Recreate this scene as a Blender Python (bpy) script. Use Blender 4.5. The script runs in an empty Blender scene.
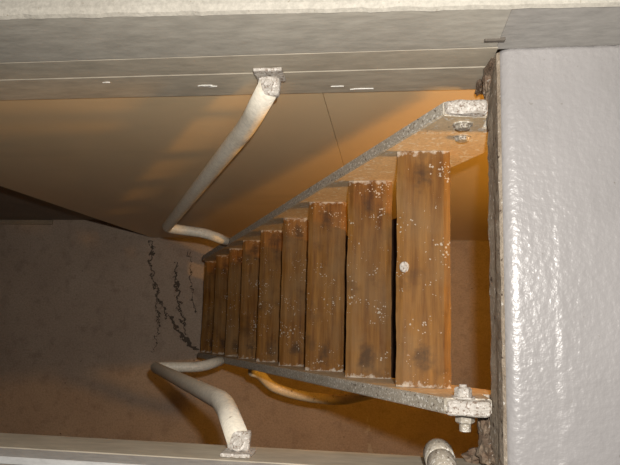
import bpy, bmesh, math, random
from mathutils import Vector, Matrix, noise

random.seed(7)
scene = bpy.context.scene
COL = scene.collection

# ------------------------------------------------------------------ camera
H = 3.22                                   # lens height above the lower floor
F_PX = 600.0
CX = (0.99148153, 0.00748044, -0.13003239)   # world X, Y, Z in image axes (right, down, forward)
CY = (0.02553883, -0.99013486, 0.13777053)
CZ = (-0.12771902, -0.13991781, -0.98189147)
right = Vector((CX[0], CY[0], CZ[0])); down = Vector((CX[1], CY[1], CZ[1])); fwd = Vector((CX[2], CY[2], CZ[2]))
cam_data = bpy.data.cameras.new('camera')
cam_data.sensor_width = 36.0
cam_data.lens = 36.0 * F_PX / 620.0
cam_data.clip_start = 0.02
cam = bpy.data.objects.new('camera', cam_data)
COL.objects.link(cam)
m = Matrix((right, -down, -fwd)).transposed().to_4x4()
m.translation = Vector((0, 0, H))
cam.matrix_world = m
scene.camera = cam

# ------------------------------------------------------------------ light
world = bpy.data.worlds.new('world'); scene.world = world
world.use_nodes = True
bg = world.node_tree.nodes['Background']
bg.inputs[0].default_value = (0.75, 0.8, 0.9, 1)
bg.inputs[1].default_value = 0.10

fd_ = bpy.data.lights.new('camera_flash', 'SPOT'); fd_.energy = 59; fd_.color = (1.0, 0.95, 0.88); fd_.shadow_soft_size = 0.014
fd_.spot_size = math.radians(155); fd_.spot_blend = 1.0
fo_ = bpy.data.objects.new('camera_flash', fd_); COL.objects.link(fo_)
fo_.matrix_world = m @ Matrix.Translation((0, 0, 0)); fo_.location = (0.04, 0.085, H)
# shaded warm lamp under the floor beyond the stair head, thrown along the cream wall
ld_ = bpy.data.lights.new('cellar_lamp', 'SPOT'); ld_.energy = 50; ld_.color = (1.0, 0.48, 0.055); ld_.shadow_soft_size = 0.06
ld_.spot_size = math.radians(172); ld_.spot_blend = 0.7
lo_ = bpy.data.objects.new('cellar_lamp', ld_); COL.objects.link(lo_); lo_.location = (1.1, -0.02, 2.06)
lo_.rotation_euler = Vector((-1.0, 0.40, -0.12)).to_track_quat('-Z', 'Y').to_euler()

scene.view_settings.view_transform = 'Standard'
scene.view_settings.look = 'None'
scene.view_settings.exposure = 0.0
scene.view_settings.gamma = 1.0
scene.view_settings.use_curve_mapping = False

# ------------------------------------------------------------------ materials
class NT:
    """small helper around a node tree"""
    def __init__(self, name):
        self.m = bpy.data.materials.new(name); self.m.use_nodes = True
        self.t = self.m.node_tree
        self.b = self.t.nodes['Principled BSDF']
        tc = self.t.nodes.new('ShaderNodeTexCoord')
        self.co = tc.outputs['Object']
    def n(self, typ, **kw):
        x = self.t.nodes.new(typ)
        for k, v in kw.items(): setattr(x, k, v)
        return x
    def l(self, a, b): self.t.links.new(a, b)
    def mapped(self, scale=(1, 1, 1), loc=None, rnd=False):
        mp = self.n('ShaderNodeMapping'); mp.inputs['Scale'].default_value = scale
        if rnd:
            oi = self.n('ShaderNodeObjectInfo')
            mul = self.n('ShaderNodeVectorMath', operation='SCALE'); mul.inputs[0].default_value = (13.7, 7.3, 5.1)
            self.l(oi.outputs['Random'], mul.inputs['Scale'])
            self.l(mul.outputs[0], mp.inputs['Location'])
        elif loc: mp.inputs['Location'].default_value = loc
        self.l(self.co, mp.inputs['Vector'])
        return mp.outputs[0]
    def noise(self, vec, scale, detail=4, rough=0.6):
        x = self.n('ShaderNodeTexNoise'); x.inputs['Scale'].default_value = scale
        x.inputs['Detail'].default_value = detail; x.inputs['Roughness'].default_value = rough
        self.l(vec, x.inputs['Vector']); return x.outputs['Fac']
    def ramp(self, fac, lo, hi, c0=(0, 0, 0, 1), c1=(1, 1, 1, 1)):
        r = self.n('ShaderNodeValToRGB')
        r.color_ramp.elements[0].position = lo; r.color_ramp.elements[1].position = hi
        r.color_ramp.elements[0].color = c0; r.color_ramp.elements[1].color = c1
        self.l(fac, r.inputs[0]); return r.outputs[0]
    def mix(self, fac, a, b):
        x = self.n('ShaderNodeMix', data_type='RGBA')
        for s, v in ((x.inputs[0], fac), (x.inputs[6], a), (x.inputs[7], b)):
            if isinstance(v, (int, float)): s.default_value = v
            elif isinstance(v, tuple): s.default_value = v if len(v) == 4 else v + (1,)
            else: self.l(v, s)
        return x.outputs[2]
    def math(self, op, a, b=0.0, c=None):
        x = self.n('ShaderNodeMath', operation=op)
        for i, v in enumerate((a, b, c)):
            if v is None: continue
            if isinstance(v, (int, float)): x.inputs[i].default_value = v
            else: self.l(v, x.inputs[i])
        return x.outputs[0]
    def finish(self, col, rough, bumpsrc=None, strength=0.3, dist=0.002, spec=0.5, metallic=0.0, coat=0.0):
        if isinstance(col, tuple): self.b.inputs['Base Color'].default_value = col + (1,) if len(col) == 3 else col
        else: self.l(col, self.b.inputs['Base Color'])
        if isinstance(rough, (int, float)): self.b.inputs['Roughness'].default_value = rough
        else: self.l(rough, self.b.inputs['Roughness'])
        self.b.inputs['Specular IOR Level'].default_value = spec
        self.b.inputs['Metallic'].default_value = metallic
        self.b.inputs['Coat Weight'].default_value = coat
        if bumpsrc is not None:
            bp = self.n('ShaderNodeBump'); bp.inputs['Strength'].default_value = strength
            bp.inputs['Distance'].default_value = dist
            self.l(bumpsrc, bp.inputs['Height']); self.l(bp.outputs[0], self.b.inputs['Normal'])
        return self.m

def worn_paint(name, c, c2, patch=6, grain=90, rough=0.5, chip=None, chip_at=0.68, chip_scale=40, dark=None, dark_at=0.7,
               dark_scale=60, stretch=(1, 1, 1), bump=0.3, dist=0.002, spec=0.5, rnd=False, dust=None):
    """paint or plain surface: two tones in big patches, fine grain, chips of another colour, dark specks"""
    k = NT(name)
    v = k.mapped(stretch, rnd=rnd)
    big = k.ramp(k.noise(v, patch, 5), 0.3, 0.7)
    col = k.mix(big, c, c2)
    fine = k.noise(v, grain, 3, 0.7)
    g = k.ramp(fine, 0.3, 0.7, (0.82, 0.82, 0.82, 1), (1.12, 1.12, 1.12, 1))
    x = k.n('ShaderNodeMix', data_type='RGBA', blend_type='MULTIPLY'); x.inputs[0].default_value = 1.0
    k.l(col, x.inputs[6]); k.l(g, x.inputs[7]); col = x.outputs[2]
    if dark:
        col = k.mix(k.ramp(k.noise(v, dark_scale, 3, 0.6), dark_at, dark_at + 0.05), col, dark)
    if chip:
        col = k.mix(k.ramp(k.noise(v, chip_scale, 4, 0.65), chip_at, chip_at + 0.04), col, chip)
    return k.finish(col, rough, fine, bump, dist, spec)

M = {}
# glossy white floor paint, lumpy and brushed
k = NT('white_floor_paint')
v = k.mapped()
big = k.ramp(k.noise(v, 5, 5), 0.3, 0.7)
col = k.mix(big, (0.285, 0.272, 0.268), (0.34, 0.325, 0.322))
col = k.mix(k.ramp(k.noise(v, 70, 2, 0.5), 0.74, 0.79), col, (0.22, 0.2, 0.18))
lump = k.math('ADD', k.noise(v, 110, 2, 0.5), k.math('MULTIPLY', k.noise(k.mapped((1, 0.3, 1)), 60, 2), 0.8))
M['floor_white'] = k.finish(col, 0.33, lump, 0.45, 0.003)
M['kerb_top'] = worn_paint('kerb_top_paint', (0.40, 0.37, 0.315), (0.47, 0.44, 0.38), 8, 150, 0.7, dark=(0.3, 0.26, 0.2), dark_at=0.66, dark_scale=120)
M['kerb_face'] = worn_paint('beige_grey_paint', (0.44, 0.41, 0.35), (0.49, 0.46, 0.395), 4, 60, 0.5, chip=(0.6, 0.56, 0.49), chip_at=0.76,
                            chip_scale=55, stretch=(0.35, 1, 1), dark=(0.2, 0.17, 0.13), dark_at=0.76, dark_scale=80)
M['slab_edge'] = worn_paint('tan_grey_paint', (0.44, 0.39, 0.305), (0.50, 0.445, 0.355), 4, 60, 0.55, chip=(0.62, 0.56, 0.46), chip_at=0.75,
                            chip_scale=45, stretch=(0.3, 1, 1), dark=(0.17, 0.12, 0.08), dark_at=0.75, dark_scale=80)
M['kerb_grey'] = worn_paint('dull_grey_kerb', (0.38, 0.36, 0.33), (0.42, 0.40, 0.37), 5, 70, 0.6, stretch=(0.4, 1, 1))  # duller grey for the kerb length beside the upper floor
M['pale_grey'] = worn_paint('pale_grey_paint', (0.50, 0.49, 0.47), (0.56, 0.55, 0.53), 5, 70, 0.5, stretch=(0.4, 1, 1), dark=(0.25, 0.2, 0.16), dark_at=0.74, dark_scale=70)
M['white_chip'] = worn_paint('white_paint_fleck', (0.8, 0.78, 0.72), (0.85, 0.83, 0.78), 20, 200, 0.5)
M['rust'] = worn_paint('rusty_edge_iron', (0.22, 0.165, 0.115), (0.38, 0.32, 0.25), 22, 160, 0.8, chip=(0.62, 0.58, 0.52), chip_at=0.62, chip_scale=110,
                       dark=(0.06, 0.035, 0.022), dark_at=0.62, dark_scale=60, bump=0.8, dist=0.004)
M['grime'] = worn_paint('flaking_grime', (0.13, 0.075, 0.045), (0.28, 0.22, 0.16), 40, 200, 0.85, chip=(0.5, 0.46, 0.4), chip_at=0.62, chip_scale=130, bump=0.8, dist=0.004)
M['stringer'] = worn_paint('speckled_grey_paint', (0.40, 0.355, 0.285), (0.48, 0.435, 0.365), 9, 220, 0.65, chip=(0.74, 0.71, 0.65), chip_at=0.56, chip_scale=190,
                           dark=(0.12, 0.085, 0.06), dark_at=0.60, dark_scale=150, bump=0.5)
M['stringer_inner'] = worn_paint('lamplit_inner_tan', (0.70, 0.52, 0.31), (0.80, 0.65, 0.44), 14, 160, 0.6, chip=(0.85, 0.8, 0.7), chip_at=0.57, chip_scale=70,
                                 dark=(0.2, 0.12, 0.06), dark_at=0.68, dark_scale=90, bump=0.4)  # inner faces tinted tan and paler: lamplight put into the colour
M['bracket'] = worn_paint('thick_white_paint', (0.42, 0.38, 0.33), (0.56, 0.52, 0.47), 30, 200, 0.6, chip=(0.66, 0.62, 0.57), chip_at=0.55, chip_scale=160, dark=(0.24, 0.18, 0.14), dark_at=0.55, dark_scale=230, bump=0.6)
M['rail'] = worn_paint('cream_rail_paint', (0.78, 0.71, 0.58), (0.85, 0.79, 0.67), 12, 120, 0.45, dark=(0.36, 0.28, 0.2), dark_at=0.7, dark_scale=70, bump=0.25)
M['hose'] = worn_paint('yellowed_pipe_paint', (0.84, 0.69, 0.45), (0.88, 0.75, 0.54), 14, 120, 0.4, dark=(0.22, 0.12, 0.04), dark_at=0.64, dark_scale=60, bump=0.3)
M['batten'] = worn_paint('pale_batten', (0.36, 0.28, 0.2), (0.44, 0.36, 0.26), 10, 120, 0.7)
M['plaster'] = worn_paint('cellar_plaster', (0.27, 0.23, 0.19), (0.33, 0.28, 0.23), 5, 80, 0.85, bump=0.4)
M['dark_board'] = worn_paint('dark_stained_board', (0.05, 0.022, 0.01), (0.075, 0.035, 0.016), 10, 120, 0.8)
M['tick_dark'] = worn_paint('dark_tick_tone', (0.09, 0.075, 0.06), (0.13, 0.11, 0.09), 20, 150, 0.7)

# smooth cream wall sheets
k = NT('cream_wall_sheet')
v = k.mapped((1, 1, 0.35), rnd=True)
col = k.mix(k.ramp(k.noise(v, 2.2, 4), 0.3, 0.7), (0.72, 0.545, 0.33), (0.78, 0.605, 0.385))
v2 = k.mapped((0.25, 1, 1), rnd=True)
col = k.mix(k.math('MULTIPLY', k.ramp(k.noise(v2, 9, 4), 0.55, 0.75), 0.25), col, (0.5, 0.39, 0.25))
M['panel'] = k.finish(col, 0.42, k.noise(v, 40, 2), 0.06, 0.002)

# old stair wood: grain along Y, worn, speckled with white paint, dark stains round the fixing bolts
k = NT('worn_tread_wood')
v = k.mapped((1, 0.07, 1), rnd=True)
vs = k.mapped((1, 1, 1), rnd=True)
grain = k.noise(v, 75, 6, 0.65)
col = k.mix(k.ramp(grain, 0.3, 0.72), (0.115, 0.042, 0.008), (0.31, 0.148, 0.034))
col = k.mix(k.math('MULTIPLY', k.ramp(k.noise(vs, 7, 4), 0.42, 0.68), 0.6), col, (0.24, 0.15, 0.07))
col = k.mix(k.math('MULTIPLY', k.ramp(k.noise(vs, 13, 4), 0.56, 0.72), 0.55), col, (0.055, 0.03, 0.015))
sep = k.n('ShaderNodeSeparateXYZ'); k.l(k.co, sep.inputs[0])
ay = k.math('ABSOLUTE', sep.outputs['Y'])
dy = k.math('DIVIDE', k.math('SUBTRACT', ay, 0.178), 1.5)
wob = k.math('MULTIPLY', k.math('SUBTRACT', k.noise(vs, 45, 4), 0.5), 0.06)
r2 = k.math('ADD', k.math('MULTIPLY', dy, dy), k.math('MULTIPLY', sep.outputs['X'], sep.outputs['X']))
rad = k.math('ADD', k.math('SQRT', r2), wob)
col = k.mix(k.math('MULTIPLY', k.ramp(rad, 0.002, 0.022, (1, 1, 1, 1), (0, 0, 0, 1)), 0.7), col, (0.045, 0.027, 0.017))
# whitish paint scraped along the ends
en = k.math('ADD', ay, k.math('MULTIPLY', k.math('SUBTRACT', k.noise(vs, 90, 3), 0.5), 0.045))
col = k.mix(k.math('MULTIPLY', k.ramp(en, 0.219, 0.226), 0.8), col, (0.55, 0.49, 0.41))
def specks(scale, lo, hi, size, keep):
    spk = k.n('ShaderNodeTexVoronoi'); spk.inputs['Scale'].default_value = scale
    wv = k.n('ShaderNodeVectorMath', operation='ADD')
    nz = k.n('ShaderNodeTexNoise'); nz.inputs['Scale'].default_value = scale * 1.6; k.l(vs, nz.inputs['Vector'])
    sc = k.n('ShaderNodeVectorMath', operation='SCALE'); sc.inputs['Scale'].default_value = 0.9 / scale; k.l(nz.outputs['Color'], sc.inputs[0])
    k.l(vs, wv.inputs[0]); k.l(sc.outputs[0], wv.inputs[1]); k.l(wv.outputs[0], spk.inputs['Vector'])
    pick = k.n('ShaderNodeSeparateColor'); k.l(spk.outputs['Color'], pick.inputs[0])
    thr = k.math('MULTIPLY', k.math('MULTIPLY', k.ramp(k.noise(vs, 19, 4), lo, hi), size), pick.outputs[1])
    return k.math('MULTIPLY', k.math('LESS_THAN', spk.outputs['Distance'], thr), k.math('GREATER_THAN', pick.outputs[0], keep))
spots = k.math('MAXIMUM', specks(95, 0.53, 0.74, 0.45, 0.65), k.math('MAXIMUM', specks(210, 0.46, 0.66, 0.6, 0.45), specks(30, 0.56, 0.72, 0.4, 0.75)))
col = k.mix(k.math('MULTIPLY', spots, 0.75), col, (0.56, 0.50, 0.41))
M['tread'] = k.finish(col, 0.6, k.math('ADD', grain, k.math('MULTIPLY', spots, 0.4)), 0.4, 0.0015, spec=0.15)

# cellar concrete with two cracks running away from the foot of the stair
k = NT('cellar_concrete')
v = k.mapped()
col = k.mix(k.ramp(k.noise(v, 3.5, 5), 0.3, 0.7), (0.50, 0.38, 0.29), (0.60, 0.475, 0.37))
col = k.mix(k.math('MULTIPLY', k.ramp(k.noise(v, 14, 5), 0.5, 0.72), 0.5), col, (0.28, 0.20, 0.145))
col = k.mix(k.math('MULTIPLY', k.ramp(k.noise(v, 110, 3, 0.7), 0.4, 0.7), 0.35), col, (0.16, 0.11, 0.075))
col = k.mix(k.ramp(k.noise(v, 38, 3), 0.70, 0.77), col, (0.08, 0.055, 0.04))
sep = k.n('ShaderNodeSeparateXYZ'); k.l(k.co, sep.inputs[0])
def crack(pts, width):
    """pts: (y, x) along the crack on the floor; returns mask"""
    ys = [p[0] for p in pts]; y0, y1 = min(ys), max(ys)
    t = k.math('DIVIDE', k.math('SUBTRACT', sep.outputs['Y'], y0), y1 - y0)
    fc = k.n('ShaderNodeFloatCurve'); fc.inputs['Factor'].default_value = 1
    c = fc.mapping.curves[0]
    pp = sorted(((p[0] - y0) / (y1 - y0), (p[1] + 1.6) / 1.0) for p in pts)
    c.points[0].location = pp[0]; c.points[1].location = pp[-1]
    for q in pp[1:-1]: c.points.new(*q)
    fc.mapping.update()
    k.l(t, fc.inputs['Value'])
    xx = k.math('SUBTRACT', fc.outputs[0], 1.6)
    wobble = k.math('MULTIPLY', k.math('SUBTRACT', k.noise(v, 24, 4, 0.62), 0.5), 0.13)
    d = k.math('ABSOLUTE', k.math('ADD', k.math('SUBTRACT', sep.outputs['X'], xx), wobble))
    w = k.math('MULTIPLY', k.ramp(k.noise(v, 9, 3), 0.3, 0.7), width)
    inside = k.math('MULTIPLY', k.math('GREATER_THAN', t, 0.0), k.math('LESS_THAN', t, 1.0))
    return k.math('MULTIPLY', k.math('LESS_THAN', d, k.math('ADD', w, 0.0022)), inside)
c1 = crack([(0.40, -1.325), (0.22, -1.31), (0.05, -1.25), (-0.08, -1.16), (-0.17, -1.06)], 0.009)
c2 = crack([(0.28, -1.18), (0.10, -1.16), (-0.12, -1.09)], 0.009)
c3 = k.math('MAXIMUM', crack([(-0.02, -1.20), (-0.10, -1.14), (-0.20, -1.04)], 0.018), k.math('MAXIMUM', crack([(0.12, -1.29), (0.0, -1.26), (-0.22, -1.28)], 0.003), crack([(0.34, -1.10), (0.2, -1.09), (0.0, -1.05)], 0.004)))
cr = k.math('MAXIMUM', k.math('MAXIMUM', c1, c2), c3)
patch = k.math('MULTIPLY', k.ramp(k.math('ADD', sep.outputs['X'], k.math('MULTIPLY', k.noise(v, 7, 4), 0.2)), -1.18, -1.1),
               k.ramp(k.math('ADD', sep.outputs['X'], k.math('MULTIPLY', k.noise(v, 11, 4), 0.2)), -0.86, -0.80, (1, 1, 1, 1), (0, 0, 0, 1)))
col = k.mix(k.math('MULTIPLY', k.math('MULTIPLY', patch, k.ramp(k.noise(v, 45, 4), 0.3, 0.55)), 0.85), col, (0.60, 0.53, 0.43))
col = k.mix(k.math('MULTIPLY', cr, 0.8), col, (0.03, 0.022, 0.016))
hgt = k.math('SUBTRACT', k.noise(v, 60, 4), k.math('MULTIPLY', cr, 1.5))
M['concrete'] = k.finish(col, 0.8, hgt, 0.5, 0.004, spec=0.3)

# ------------------------------------------------------------------ mesh helpers
def link(name, bm, mat, parent=None, smooth=False, loc=None):
    me = bpy.data.meshes.new(name)
    bm.normal_update(); bm.to_mesh(me); bm.free()
    if mat: me.materials.append(mat)
    if smooth:
        for p in me.polygons: p.use_smooth = True
    o = bpy.data.objects.new(name, me); COL.objects.link(o)
    if parent: o.parent = parent
    if loc: o.location = loc
    return o

def empty(name, loc):
    o = bpy.data.objects.new(name, None); COL.objects.link(o); o.location = loc; o.empty_display_size = 0.1
    return o

def tag(o, label=None, cat=None, group=None, kind=None):
    for kk, vv in (('label', label), ('category', cat), ('group', group), ('kind', kind)):
        if vv: o[kk] = vv
    return o

def box(x0, x1, y0, y1, z0, z1, bevel=0.0, seg=2):
    bm = bmesh.new()
    bmesh.ops.create_cube(bm, size=1.0)
    for vv in bm.verts:
        vv.co = Vector(((x0 + x1) / 2 + vv.co.x * (x1 - x0), (y0 + y1) / 2 + vv.co.y * (y1 - y0), (z0 + z1) / 2 + vv.co.z * (z1 - z0)))
    if bevel: bmesh.ops.bevel(bm, geom=bm.edges[:], offset=bevel, segments=seg, affect='EDGES', profile=0.6)
    return bm

def fillet(pts, radii, n=8):
    """polyline with rounded corners"""
    P = [Vector(p) for p in pts]; out = [P[0]]
    for i in range(1, len(P) - 1):
        a, b, c = P[i - 1], P[i], P[i + 1]; r = radii[i - 1]
        u = (a - b); w = (c - b)
        r = min(r, u.length * 0.49, w.length * 0.49)
        p0 = b + u.normalized() * r; p2 = b + w.normalized() * r
        for j in range(n + 1):
            t = j / n
            out.append(p0 * (1 - t) ** 2 + b * 2 * t * (1 - t) + p2 * t * t)
    out.append(P[-1])
    return out

def tube(path, r, seg=16, caps=True, bm=None, wob=0.0):
    bm = bm or bmesh.new()
    path = [Vector(p) for p in path]
    rings = []
    T0 = (path[1] - path[0]).normalized()
    ref = Vector((0, 0, 1)) if abs(T0.z) < 0.9 else Vector((1, 0, 0))
    nrm = (ref - T0 * ref.dot(T0)).normalized()
    for i, p in enumerate(path):
        if i == 0: t = T0
        elif i == len(path) - 1: t = (path[-1] - path[-2]).normalized()
        else: t = ((path[i + 1] - p).normalized() + (p - path[i - 1]).normalized()).normalized()
        nrm = (nrm - t * nrm.dot(t)).normalized(); bn = t.cross(nrm)
        rr = r[i] if isinstance(r, (list, tuple)) else r
        ring = []
        for s in range(seg):
            a = 2 * math.pi * s / seg
            q = p + (nrm * math.cos(a) + bn * math.sin(a)) * rr
            if wob: q += noise.noise_vector(q * 25) * wob
            ring.append(bm.verts.new(q))
        rings.append(ring)
    for a, b in zip(rings, rings[1:]):
        for s in range(seg):
            bm.faces.new((a[s], a[(s + 1) % seg], b[(s + 1) % seg], b[s]))
    if caps:
        bm.faces.new(list(reversed(rings[0]))); bm.faces.new(rings[-1])
    return bm

def hex_bolt(head_r, head_h, thread_r=0.0, thread_h=0.0, wash=True):
    """hexagon head on a washer, axis +Z from the seat at z=0"""
    bm = bmesh.new(); z = 0.0
    if wash:
        tube([(0, 0, 0), (0, 0, 0.003)], head_r * 1.35, 20, True, bm); z = 0.003
    tube([(0, 0, z), (0, 0, z + head_h * 0.8), (0, 0, z + head_h)], [head_r, head_r, head_r * 0.82], 6, True, bm)
    if thread_r: tube([(0, 0, z + head_h), (0, 0, z + head_h + thread_h)], thread_r, 12, True, bm)
    return bm

def place(o, loc, axis):
    o.location = loc
    o.rotation_euler = Vector((0, 0, 1)).rotation_difference(Vector(axis)).to_euler()

def W(X, Y, D): return Vector((X, Y, H - D))       # depth below the lens -> world

# ------------------------------------------------------------------ levels
Z_UP = H - 0.900          # painted upper floor
Z_KERB = H - 0.755        # top of the kerb
Z_SOFF = H - 1.062        # underside of the floor slab
Y_BACK = 0.411            # kerb face
Y_FRONT = -0.227          # other long side of the hatch
X_BEAM = 0.164            # short side of the hatch, head of the stair
XL, XR = -3.6, 2.4

# ------------------------------------------------------------------ the cellar shell
fl = link('floor', box(XL, XR, -2.4, 1.0, -0.12, 0.0), M['concrete']); tag(fl, kind='structure')
wb = link('wall_back', box(-1.318, XR, Y_BACK + 0.021, 0.62, 0.0, Z_SOFF), M['plaster']); tag(wb, kind='structure')
x = -1.325
for i in range(3):                          # cream sheets, 1.2 m each
    x1 = min(x + 1.2, XR)
    p = link('panel', box(x + 0.0005, x1 - 0.0005, Y_BACK + 0.004, Y_BACK + 0.0205, 0.006, Z_SOFF - 0.002, 0.0006, 1), M['panel'], wb)
    x = x1
wl = link('wall_recess', box(XL, -1.318, 0.515, 0.62, 0.0, Z_SOFF), M['plaster']); tag(wl, kind='structure')
tag(link('wall_left', box(XL - 0.1, XL, -2.4, 0.62, 0.0, Z_SOFF), M['plaster']), kind='structure')
tag(link('wall_right', box(XR, XR + 0.1, -2.4, 0.62, 0.0, Z_SOFF), M['plaster']), kind='structure')
tag(link('wall_front', box(XL, XR, -2.5, -2.4, 0.0, Z_SOFF), M['plaster']), kind='structure')
bt = link('batten', box(-2.32, -1.93, 0.486, 0.512, 0.0, 0.018, 0.002, 1), M['batten'])
tag(bt, 'thin pale batten lying at the foot of the recessed cellar wall', 'batten')

# ------------------------------------------------------------------ upper floor with lumpy gloss paint
def paint_slab(name, x0, x1, y0, y1, z0, zt, nx, ny, hfun):
    bm = bmesh.new(); g = []
    xs = [x0 + (x1 - x0) * (i / nx) ** 1.8 for i in range(nx + 1)] if hfun else [x0 + (x1 - x0) * i / nx for i in range(nx + 1)]
    for X in xs:
        g.append([bm.verts.new((X, y0 + (y1 - y0) * j / ny, zt + (hfun(X, y0 + (y1 - y0) * j / ny) if hfun else 0))) for j in range(ny + 1)])
    for i in range(nx):
        for j in range(ny): bm.faces.new((g[i][j], g[i + 1][j], g[i + 1][j + 1], g[i][j + 1]))
    lo = [[bm.verts.new((X, Y, z0)) for Y in (y0, y1)] for X in (x0, x1)]
    bm.faces.new([lo[0][0], lo[0][1], lo[1][1], lo[1][0]])
    bm.faces.new([g[0][j] for j in range(ny + 1)] + [lo[0][1], lo[0][0]])
    bm.faces.new([g[-1][j] for j in range(ny, -1, -1)] + [lo[1][0], lo[1][1]])
    bm.faces.new([g[i][0] for i in range(nx, -1, -1)] + [lo[0][0], lo[1][0]])
    bm.faces.new([g[i][-1] for i in range(nx + 1)] + [lo[1][1], lo[0][1]])
    return bm

def floor_relief(X, Y):
    d = X - (X_BEAM + 0.003)
    z = 0.0
    R = 0.022
    if d < R: z -= (R - math.sqrt(max(0, R * R - (R - max(d, 0)) ** 2))) * 0.55   # rounded nosing
    z += 0.0012 * noise.noise(Vector((X * 9, Y * 7, 0.3)))
    s = X - 0.238 - 0.002 * noise.noise(Vector((0, Y * 14, 2)))
    if s > 0:                                                    # rough paint edge of the screed
        z += 0.0018 * math.exp(-s / 0.025) * max(0, 0.25 - Y) * 2 * (0.45 + noise.noise(Vector((X * 60, Y * 45, 5))) * 1.5) + 0.0006 * min(1, s / 0.004)
    return z
fu = link('floor_upper', paint_slab('floor_upper', X_BEAM + 0.003, 1.2, -0.95, Y_BACK + 0.0012, Z_UP - 0.085, Z_UP, 150, 260, floor_relief), M['floor_white'], smooth=True)
tag(fu, kind='structure')
fu2 = link('floor_upper_side', box(-1.5, X_BEAM + 0.002, -0.95, Y_FRONT - 0.022, Z_UP - 0.085, Z_UP, 0.004, 2), M['floor_white']); tag(fu2, kind='structure')
ce = bmesh.new()
for (a, b, c, d) in ((XL, XR, 0.45, 1.0), (XL, XR, -2.5, Y_FRONT - 0.03), (X_BEAM + 0.06, XR, Y_FRONT - 0.03, 0.45), (XL, -1.5, Y_FRONT - 0.03, 0.45)):
    t = box(a, b, c, d, Z_SOFF + 0.001, Z_UP - 0.087); me = bpy.data.meshes.new('t'); t.to_mesh(me); t.free(); ce.from_mesh(me); bpy.data.meshes.remove(me)
tag(link('ceiling', ce, M['plaster']), kind='structure')

# kerb along the back: upper board, two boards down the slab edge
tr = link('trim_1', box(-1.5, 1.2, Y_BACK + 0.03, Y_BACK + 0.30, Z_UP - 0.087, Z_KERB - 0.075), M['plaster']); tag(tr, kind='structure')
def board(name, x0, x1, z0, z1, mat, parent, y=Y_BACK, face=1, th=0.028, top=False, b=0.003):
    bm = bmesh.new()
    n = 60
    vs = []
    for i in range(n + 1):
        X = x0 + (x1 - x0) * i / n
        e0 = 0.0008 * noise.noise(Vector((X * 12, z0 * 9, 1))); e1 = 0.0008 * noise.noise(Vector((X * 12, z1 * 9, 4)))
        if top: e1 += kz(X)
        prof = [(y + face * th, z0 + e0), (y + face * b, z0 + e0), (y, z0 + b + e0), (y, z1 - b + e1), (y + face * b, z1 + e1), (y + face * th, z1 + e1)]
        vs.append([bm.verts.new((X, a, z)) for a, z in prof])
    for a, b in zip(vs, vs[1:]):
        for s in range(6):
            f = (a[s], b[s], b[(s + 1) % 6], a[(s + 1) % 6])
            bm.faces.new(f if face > 0 else f[::-1])
    bm.faces.new(vs[0] if face < 0 else vs[0][::-1]); bm.faces.new(vs[-1] if face > 0 else vs[-1][::-1])
    bmesh.ops.recalc_face_normals(bm, faces=bm.faces[:])
    return link(name, bm, mat, parent)
def kz(X): return -0.04 * (X + 0.12)          # the kerb top falls slightly towards the stair head
Z1, Z2 = H - 0.893, H - 0.963
tag(board('board', -1.5, X_BEAM - 0.004, Z1 + 0.0005, Z_KERB - 0.006, M['kerb_face'], tr, top=True))
tag(board('board', X_BEAM - 0.003, 1.2, Z_UP - 0.004, Z_KERB - 0.006, M['kerb_grey'], tr, y=Y_BACK + 0.0015, top=True), 'dull grey length of kerb')
board('board', -1.5, X_BEAM - 0.001, Z2 + 0.0004, Z1 - 0.0004, M['slab_edge'], tr, y=Y_BACK + 0.0008, b=0.0012)
board('board', -1.5, X_BEAM - 0.001, Z_SOFF, Z2 - 0.0004, M['slab_edge'], tr, y=Y_BACK, b=0.001)
# capping with a rounded, slightly ragged lip
bm = bmesh.new(); rows = []
n = 220
for i in range(n + 1):
    X = -1.5 + 2.7 * i / n
    j = 0.0022 * noise.noise(Vector((X * 30, 0, 0))) + 0.0015 * noise.noise(Vector((X * 90, 3, 0)))
    lip = Y_BACK - 0.001 + j
    prof = [(Y_BACK + 0.3, Z_KERB - 0.012), (lip + 0.004, Z_KERB - 0.012), (lip, Z_KERB - 0.008), (lip + 0.003, Z_KERB - 0.002), (lip + 0.012, Z_KERB), (Y_BACK + 0.3, Z_KERB + 0.002)]
    rows.append([bm.verts.new((X, a, z)) for a, z in [(a, z + kz(X)) for a, z in prof]])
for a, b in zip(rows, rows[1:]):
    for s in range(6): bm.faces.new((a[s], b[s], b[(s + 1) % 6], a[(s + 1) % 6]))
bm.faces.new(rows[0]); bm.faces.new(rows[-1])
bmesh.ops.recalc_face_normals(bm, faces=bm.faces[:])
link('capping', bm, M['kerb_top'], tr)
# bare flecks where the paint has chipped off the slab edge
def fleck(cx, cz, w, h, seed, parent):
    bm = bmesh.new(); rnd = random.Random(seed)
    n = 14; top = []; bot = []
    for i in range(n):
        a = 2 * math.pi * i / n; rr = 0.7 + 0.5 * rnd.random()
        X = cx + math.cos(a) * w * rr; Z = cz + math.sin(a) * h * rr
        top.append(bm.verts.new((X, Y_BACK - 0.0012, Z))); bot.append(bm.verts.new((cx + (X - cx) * 1.15, Y_BACK + 0.002, cz + (Z - cz) * 1.15)))
    bm.faces.new(top)
    for i in range(n): bm.faces.new((top[i], bot[i], bot[(i + 1) % n], top[(i + 1) % n]))
    bmesh.ops.recalc_face_normals(bm, faces=bm.faces[:])
    return link('paint_fleck', bm, M['white_chip'], parent)
fleck(-0.333, H - 1.012, 0.013, 0.0035, 1, tr); fleck(-0.322, H - 1.016, 0.008, 0.003, 2, tr); fleck(-0.51, H - 0.985, 0.007, 0.002, 3, tr)
fleck(-0.092, H - 1.03, 0.012, 0.002, 4, tr); fleck(-0.05, H - 1.045, 0.02, 0.002, 5, tr)
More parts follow.
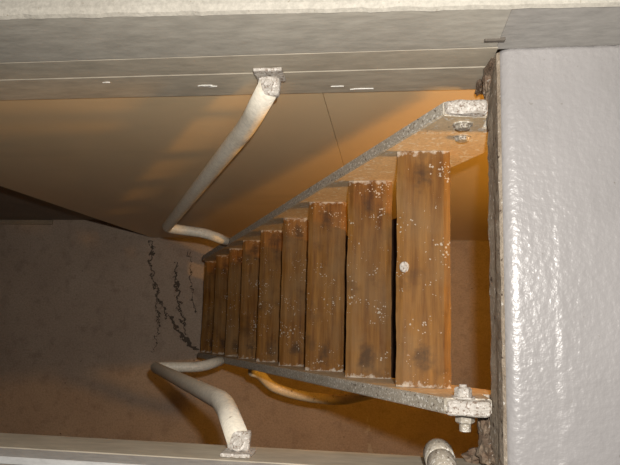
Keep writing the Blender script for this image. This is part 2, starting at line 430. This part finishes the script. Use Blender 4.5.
link('dark_tick', box(X_BEAM - 0.026, X_BEAM + 0.004, Y_BACK - 0.003, Y_BACK + 0.003, H - 0.868, H - 0.861, 0.001, 1), M['tick_dark'], tr)  # small dark bar across the kerb face by the corner

# slab edge of the near side
tr2 = link('trim_2', box(-1.5, X_BEAM - 0.002, Y_FRONT - 0.0215, Y_FRONT - 0.012, Z_SOFF, Z_UP - 0.006), M['plaster']); tag(tr2, kind='structure')
board('board', -1.5, X_BEAM - 0.002, Z_SOFF, H - 0.957, M['slab_edge'], tr2, y=Y_FRONT, face=-1, th=0.0115, b=0.0015)
tag(board('board', -1.5, X_BEAM - 0.002, H - 0.956, Z_UP - 0.0015, M['pale_grey'], tr2, y=Y_FRONT - 0.001, face=-1, th=0.0105, b=0.0015), 'pale grey painted upper board of the slab edge')

# rusty iron edge of the floor at the head of the stair
bm = bmesh.new(); vs = []
n = 110
for i in range(n + 1):
    Y = Y_FRONT - 0.3 + (Y_BACK - 0.002 - Y_FRONT + 0.3) * i / n
    def jit(s): return 0.0022 * noise.noise(Vector((Y * 45, s * 3.1, 0.7))) + 0.0012 * noise.noise(Vector((Y * 120, s * 5.3, 9)))
    drop = 0.098 + 0.02 * max(0.0, (-0.02 - Y) / 0.2)
    prof = [(X_BEAM + 0.0032, Z_UP - 0.004), (X_BEAM - 0.001 + jit(1) * .5, Z_UP - 0.008), (X_BEAM - 0.002 + jit(2), Z_UP - 0.03), (X_BEAM + jit(3), Z_UP - 0.06), (X_BEAM - 0.003 + jit(4), Z_UP - drop * 0.92),
            (X_BEAM + 0.002 + jit(5), Z_UP - drop), (X_BEAM + 0.0195, Z_UP - drop), (X_BEAM + 0.0195, Z_UP - 0.0865), (X_BEAM + 0.0032, Z_UP - 0.0865)]
    vs.append([bm.verts.new((a, Y, z)) for a, z in prof])
q = len(vs[0])
for a, b in zip(vs, vs[1:]):
    for s in range(q): bm.faces.new((a[s], b[s], b[(s + 1) % q], a[(s + 1) % q]))
bm.faces.new(vs[0]); bm.faces.new(vs[-1])
bmesh.ops.recalc_face_normals(bm, faces=bm.faces[:])
tr3 = link('trim_3', bm, M['rust']); tag(tr3, kind='structure')
def clump(name, cx, cy, cz, sx, sy, sz, seed, parent, mat):
    bm = bmesh.new(); bmesh.ops.create_icosphere(bm, subdivisions=3, radius=1.0)
    for vv in bm.verts:
        nn = noise.noise(vv.co * 1.7 + Vector((seed * 7.1, 0, 0))) * 0.55 + noise.noise(vv.co * 4.5 + Vector((0, seed * 3.3, 0))) * 0.4
        c = vv.co * (1 + nn); vv.co = Vector((cx + c.x * sx, cy + c.y * sy, cz + c.z * sz))
    return link(name, bm, mat, parent)
for i, (a, b, c, sx, sy, sz) in enumerate(((0.160, 0.402, H - 0.955, 0.006, 0.007, 0.04), (0.159, 0.385, H - 0.98, 0.006, 0.025, 0.02), (0.157, 0.403, H - 1.03, 0.008, 0.007, 0.03),
                                           (0.156, -0.205, H - 1.02, 0.014, 0.02, 0.035), (0.157, -0.165, H - 1.04, 0.011, 0.03, 0.025), (0.145, -0.222, H - 1.045, 0.02, 0.012, 0.02))):
    clump('rust_flake', a, b, c, sx, sy, sz, i + 1, tr3, M['grime'])

# ------------------------------------------------------------------ the stair
N = 9
X0, Y0, D0 = 0.0178, 0.0994, 1.1567
RUN, SKEW, RISE = 0.1157, -0.0081, 0.22
TD, TW, TH = 0.1015, 0.4506, 0.032
foot = W(X0 + TD / 2 - RUN * 9, Y0 + SKEW * 9, H)
st = empty('ladder_stair', foot)
tag(st, 'steep narrow ladder stair with nine worn brown wooden treads and grey stringers', 'ladder')
FO = Vector(foot)
nudge = [-1.2, 1.5, -0.9, 1.2, 0.5, 0.0, 0.8, -0.3, -1.7]
def tread_mesh(seed):
    bm = bmesh.new(); nx, ny = 8, 40
    hx, hy = TD / 2, TW / 2
    def edge(Y, s): return 0.0016 * noise.noise(Vector((Y * 22, s, seed * 3.7))) + 0.0009 * noise.noise(Vector((Y * 70, s, seed)))
    rows = []
    for j in range(ny + 1):
        Y = -hy + TW * j / ny
        ring = []
        l, r = -hx + edge(Y, 1), hx + edge(Y, 2)
        for i in range(nx + 1):
            u = i / nx; X = l + (r - l) * u
            e = min(u, 1 - u) * TD
            z = -0.004 * max(0, 1 - e / 0.007) ** 2 + 0.0012 * noise.noise(Vector((X * 30, Y * 9, seed)))
            z -= 0.003 * math.exp(-(Y / 0.13) ** 2) * math.exp(-((u - 0.15) / 0.3) ** 2)       # hollowed by feet
            ring.append((X, Y, z))
        ring += [(r, Y, -TH), (l, Y, -TH)]
        rows.append([bm.verts.new(c) for c in ring])
    q = len(rows[0])
    for a, b in zip(rows, rows[1:]):
        for s in range(q): bm.faces.new((a[s], a[(s + 1) % q], b[(s + 1) % q], b[s]))
    bm.faces.new(rows[0]); bm.faces.new(rows[-1])
    bmesh.ops.recalc_face_normals(bm, faces=bm.faces[:])
    return bm
for kk in range(N):
    D = D0 + RISE * kk
    o = link('tread', tread_mesh(kk + 1), M['tread'], st)
    o.location = W(X0 + TD / 2 - RUN * kk + nudge[kk] * D / F_PX, Y0 + SKEW * kk, D) - FO
bm = bmesh.new(); bmesh.ops.create_icosphere(bm, subdivisions=2, radius=1)
for vv in bm.verts: vv.co = Vector((vv.co.x * 0.0095 * (1 + 0.2 * noise.noise(vv.co * 2)) - 0.036, vv.co.y * 0.011 - 0.002, vv.co.z * 0.0012 - 0.0012))
link('paint_blot', bm, M['bracket'], [o for o in st.children if o.name == 'tread'][0], True)
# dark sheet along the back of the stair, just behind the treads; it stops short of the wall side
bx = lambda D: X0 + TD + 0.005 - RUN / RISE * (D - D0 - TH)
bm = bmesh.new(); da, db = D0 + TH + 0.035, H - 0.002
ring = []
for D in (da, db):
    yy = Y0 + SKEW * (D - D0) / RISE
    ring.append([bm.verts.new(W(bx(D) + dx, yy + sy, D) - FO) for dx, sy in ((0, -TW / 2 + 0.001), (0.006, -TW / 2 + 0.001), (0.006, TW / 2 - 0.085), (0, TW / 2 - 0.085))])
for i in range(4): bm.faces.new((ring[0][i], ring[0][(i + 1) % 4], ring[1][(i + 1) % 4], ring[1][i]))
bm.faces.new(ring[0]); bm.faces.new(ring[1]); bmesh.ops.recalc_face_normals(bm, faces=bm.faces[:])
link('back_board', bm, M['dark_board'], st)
# stringers: painted flat planks, front edge 0.15 m above the tread line
slope = RISE / RUN
ST = 0.024
def fd(X): return 1.007 - (X - (X0 + TD / 2)) * slope       # depth of the front edge at X
def lumpy(bm, amp, freq=60, cuts=2):
    bmesh.ops.subdivide_edges(bm, edges=bm.edges[:], cuts=cuts, use_grid_fill=True)
    for vv in bm.verts: vv.co += noise.noise_vector(vv.co * freq) * amp
    return bm
def stringer(side):
    yin = lambda D: Y0 + SKEW * (D - D0) / RISE + side * (TW / 2 + 0.0006)
    top = 0.97; hgt = 0.39
    xt = X0 + TD / 2 + (1.007 - top) / slope
    xe = X_BEAM + 0.05
    pts = [(xt, top), (X_BEAM - 0.004, top + 0.012), (X_BEAM - 0.004, 1.034 + (0.03 if side < 0 else 0)), (xe, 1.032 + (0.03 if side < 0 else 0)), (xe, fd(xe) + hgt)]
    xb = X0 + TD / 2 + (1.007 + hgt - (H - 0.0)) / slope
    xc = X0 - RUN * 8 - 0.012
    pts += [(xb, H), (xc, H), (xc, fd(xc))]
    bm = bmesh.new(); a = []; b = []
    # many stations down the front and back edges so that the plank keeps its slight wear
    for X, D in pts:
        a.append(bm.verts.new(W(X, yin(D), D) - FO)); b.append(bm.verts.new(W(X, yin(D) + side * ST, D) - FO))
    bm.faces.new(a); bm.faces.new(b[::-1])
    for i in range(len(a)):
        bm.faces.new((a[i], b[i], b[(i + 1) % len(a)], a[(i + 1) % len(a)]))
    bmesh.ops.recalc_face_normals(bm, faces=bm.faces[:])
    bmesh.ops.bevel(bm, geom=bm.edges[:], offset=0.002, segments=2, affect='EDGES')
    s = link('stringer', bm, M['stringer'], st)
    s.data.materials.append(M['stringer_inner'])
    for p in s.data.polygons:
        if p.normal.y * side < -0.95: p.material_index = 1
    # lug that ties the head of the stringer to the floor iron
    br = link('lug', lumpy(box(xt + 0.002, X_BEAM - 0.006, *sorted((yin(1) + side * 0.002, yin(1) + side * 0.026)), H - 0.984, H - 0.963, 0.007, 3), 0.003, 70), M['bracket'], s)
    br.location = -FO
    return s, yin
su, yu = stringer(1)
sl, yl = stringer(-1)
def bolt(parent, X, Y, D, axis, r, h, mat, tr=0, th=0):
    o = link('bolt', hex_bolt(r, h, tr, th), mat, parent); place(o, W(X, Y, D) - FO, axis); return o
bolt(su, 0.124, yu(1), 1.012, (0, -1, 0), 0.0125, 0.007, M['stringer'])
bolt(su, 0.131, yu(1), 1.082, (0, -1, 0), 0.0125, 0.007, M['stringer'])
bolt(sl, 0.117, yl(1), 0.985, (0, 1, 0), 0.0135, 0.014, M['bracket'], 0.006, 0.004)
bolt(sl, 0.122, yl(1) - ST - 0.002, 1.005, (0, -1, 0), 0.015, 0.012, M['stringer'], 0.009, 0.012)

# ------------------------------------------------------------------ handrails
def ladder_dir(p, D): 
    dd = D - (H - p.z)
    return Vector((p.x - RUN / RISE * dd, p.y + SKEW / RISE * dd, H - D))
PR = 0.0195
def handrail(label, start, bend, side, mat=M['rail']):
    base = empty('handrail', start); tag(base, label, 'handrail', 'painted pipe handrails of the ladder stair')
    s = Vector(start)
    low = ladder_dir(bend, 2.24)
    yc = Y0 + SKEW * 5.6 + side * (TW / 2 + ST / 2)
    turn = W(-0.712, yc + side * 0.022, 2.285); end = W(-0.652, yc, fd(-0.652) - 0.024)
    path = fillet([s, bend, low, turn, end], [0.06, 0.035, 0.045], 10)
    link('pipe', tube([p - s for p in path], PR, 20, True, wob=0.0012), mat, base, smooth=True)
    return base
# each rail leaves the slab edge, follows the stair and turns back into the stringer
s1 = W(-0.207, Y_BACK - 0.026, 0.968); b1 = W(-0.280, 0.370, 1.125)
h1 = handrail('bent white pipe handrail fixed to the beige kerb, along the cream wall', s1, b1, 1)
s2 = W(-0.243, Y_FRONT + 0.024, 1.0); b2 = W(-0.312, -0.168, 1.16)
h2 = handrail('bent white pipe handrail fixed to the open slab edge, above the bare floor', s2, b2, -1)
def flange(parent, s, side):
    # clamp block over the pipe end against the slab edge, its plate and a nut on top
    yw = (Y_BACK if side > 0 else Y_FRONT)
    ys = sorted((yw - side * 0.0005 - s.y, yw - side * 0.007 - s.y))
    o = link('flange', lumpy(box(-0.022, 0.028, ys[0], ys[1], -0.020, 0.030, 0.003, 2), 0.0012), M['bracket'], parent)
    yc = sorted((yw - side * 0.006 - s.y, -side * 0.013))
    c = link('clamp', lumpy(box(-0.018, 0.020, yc[0], yc[1], -0.012, 0.006, 0.006, 3), 0.0022), M['bracket'], parent)
    n = link('bolt', hex_bolt(0.009, 0.006, 0.0045, 0.004), M['bracket'], c); place(n, (0.002, side * 0.006, 0.0055), (0.1, -side * 0.25, 1))
flange(h1, s1, 1); flange(h2, s2, -1)

# yellowed pipe under the stair, rising to the stringer
pp = [W(-0.515, -0.2145, 2.30), W(-0.495, -0.228, 2.345), W(-0.455, -0.288, 2.42), W(-0.33, -0.317, 2.42), W(-0.17, -0.315, 2.34), W(-0.03, -0.26, 2.2), W(0.10, -0.20, 2.1)]
path = fillet(pp, [0.03, 0.06, 0.08, 0.08, 0.1], 8)
c0 = Vector(path[0])
ho = link('bent_pipe', tube([p - c0 for p in path], 0.0195, 16, True, wob=0.0015), M['hose'], None, True, c0)
tag(ho, 'yellowed bent pipe curving out from under the front stringer', 'pipe')

# loose pipe lying on the painted floor, its end hanging over the slab edge
pa = [W(0.076, -0.200, 0.945), W(0.082, -0.218, 0.872), W(0.135, -0.62, 0.878)]
path = fillet(pa, [0.04], 10); c0 = Vector(path[0])
po = empty('pipe_stub', c0); tag(po, 'short grey pipe end poking over the near slab edge by the stair head', 'pipe')
link('pipe', tube([p - c0 for p in path], 0.0205, 20, True, wob=0.001), M['stringer'], po, True)
t = (path[1] - path[0]).normalized()
link('collar', tube([t * -0.012, t * -0.007, t * 0.016, t * 0.02], [0.017, 0.0225, 0.0225, 0.0206], 20, True, wob=0.0012), M['stringer'], po, True)
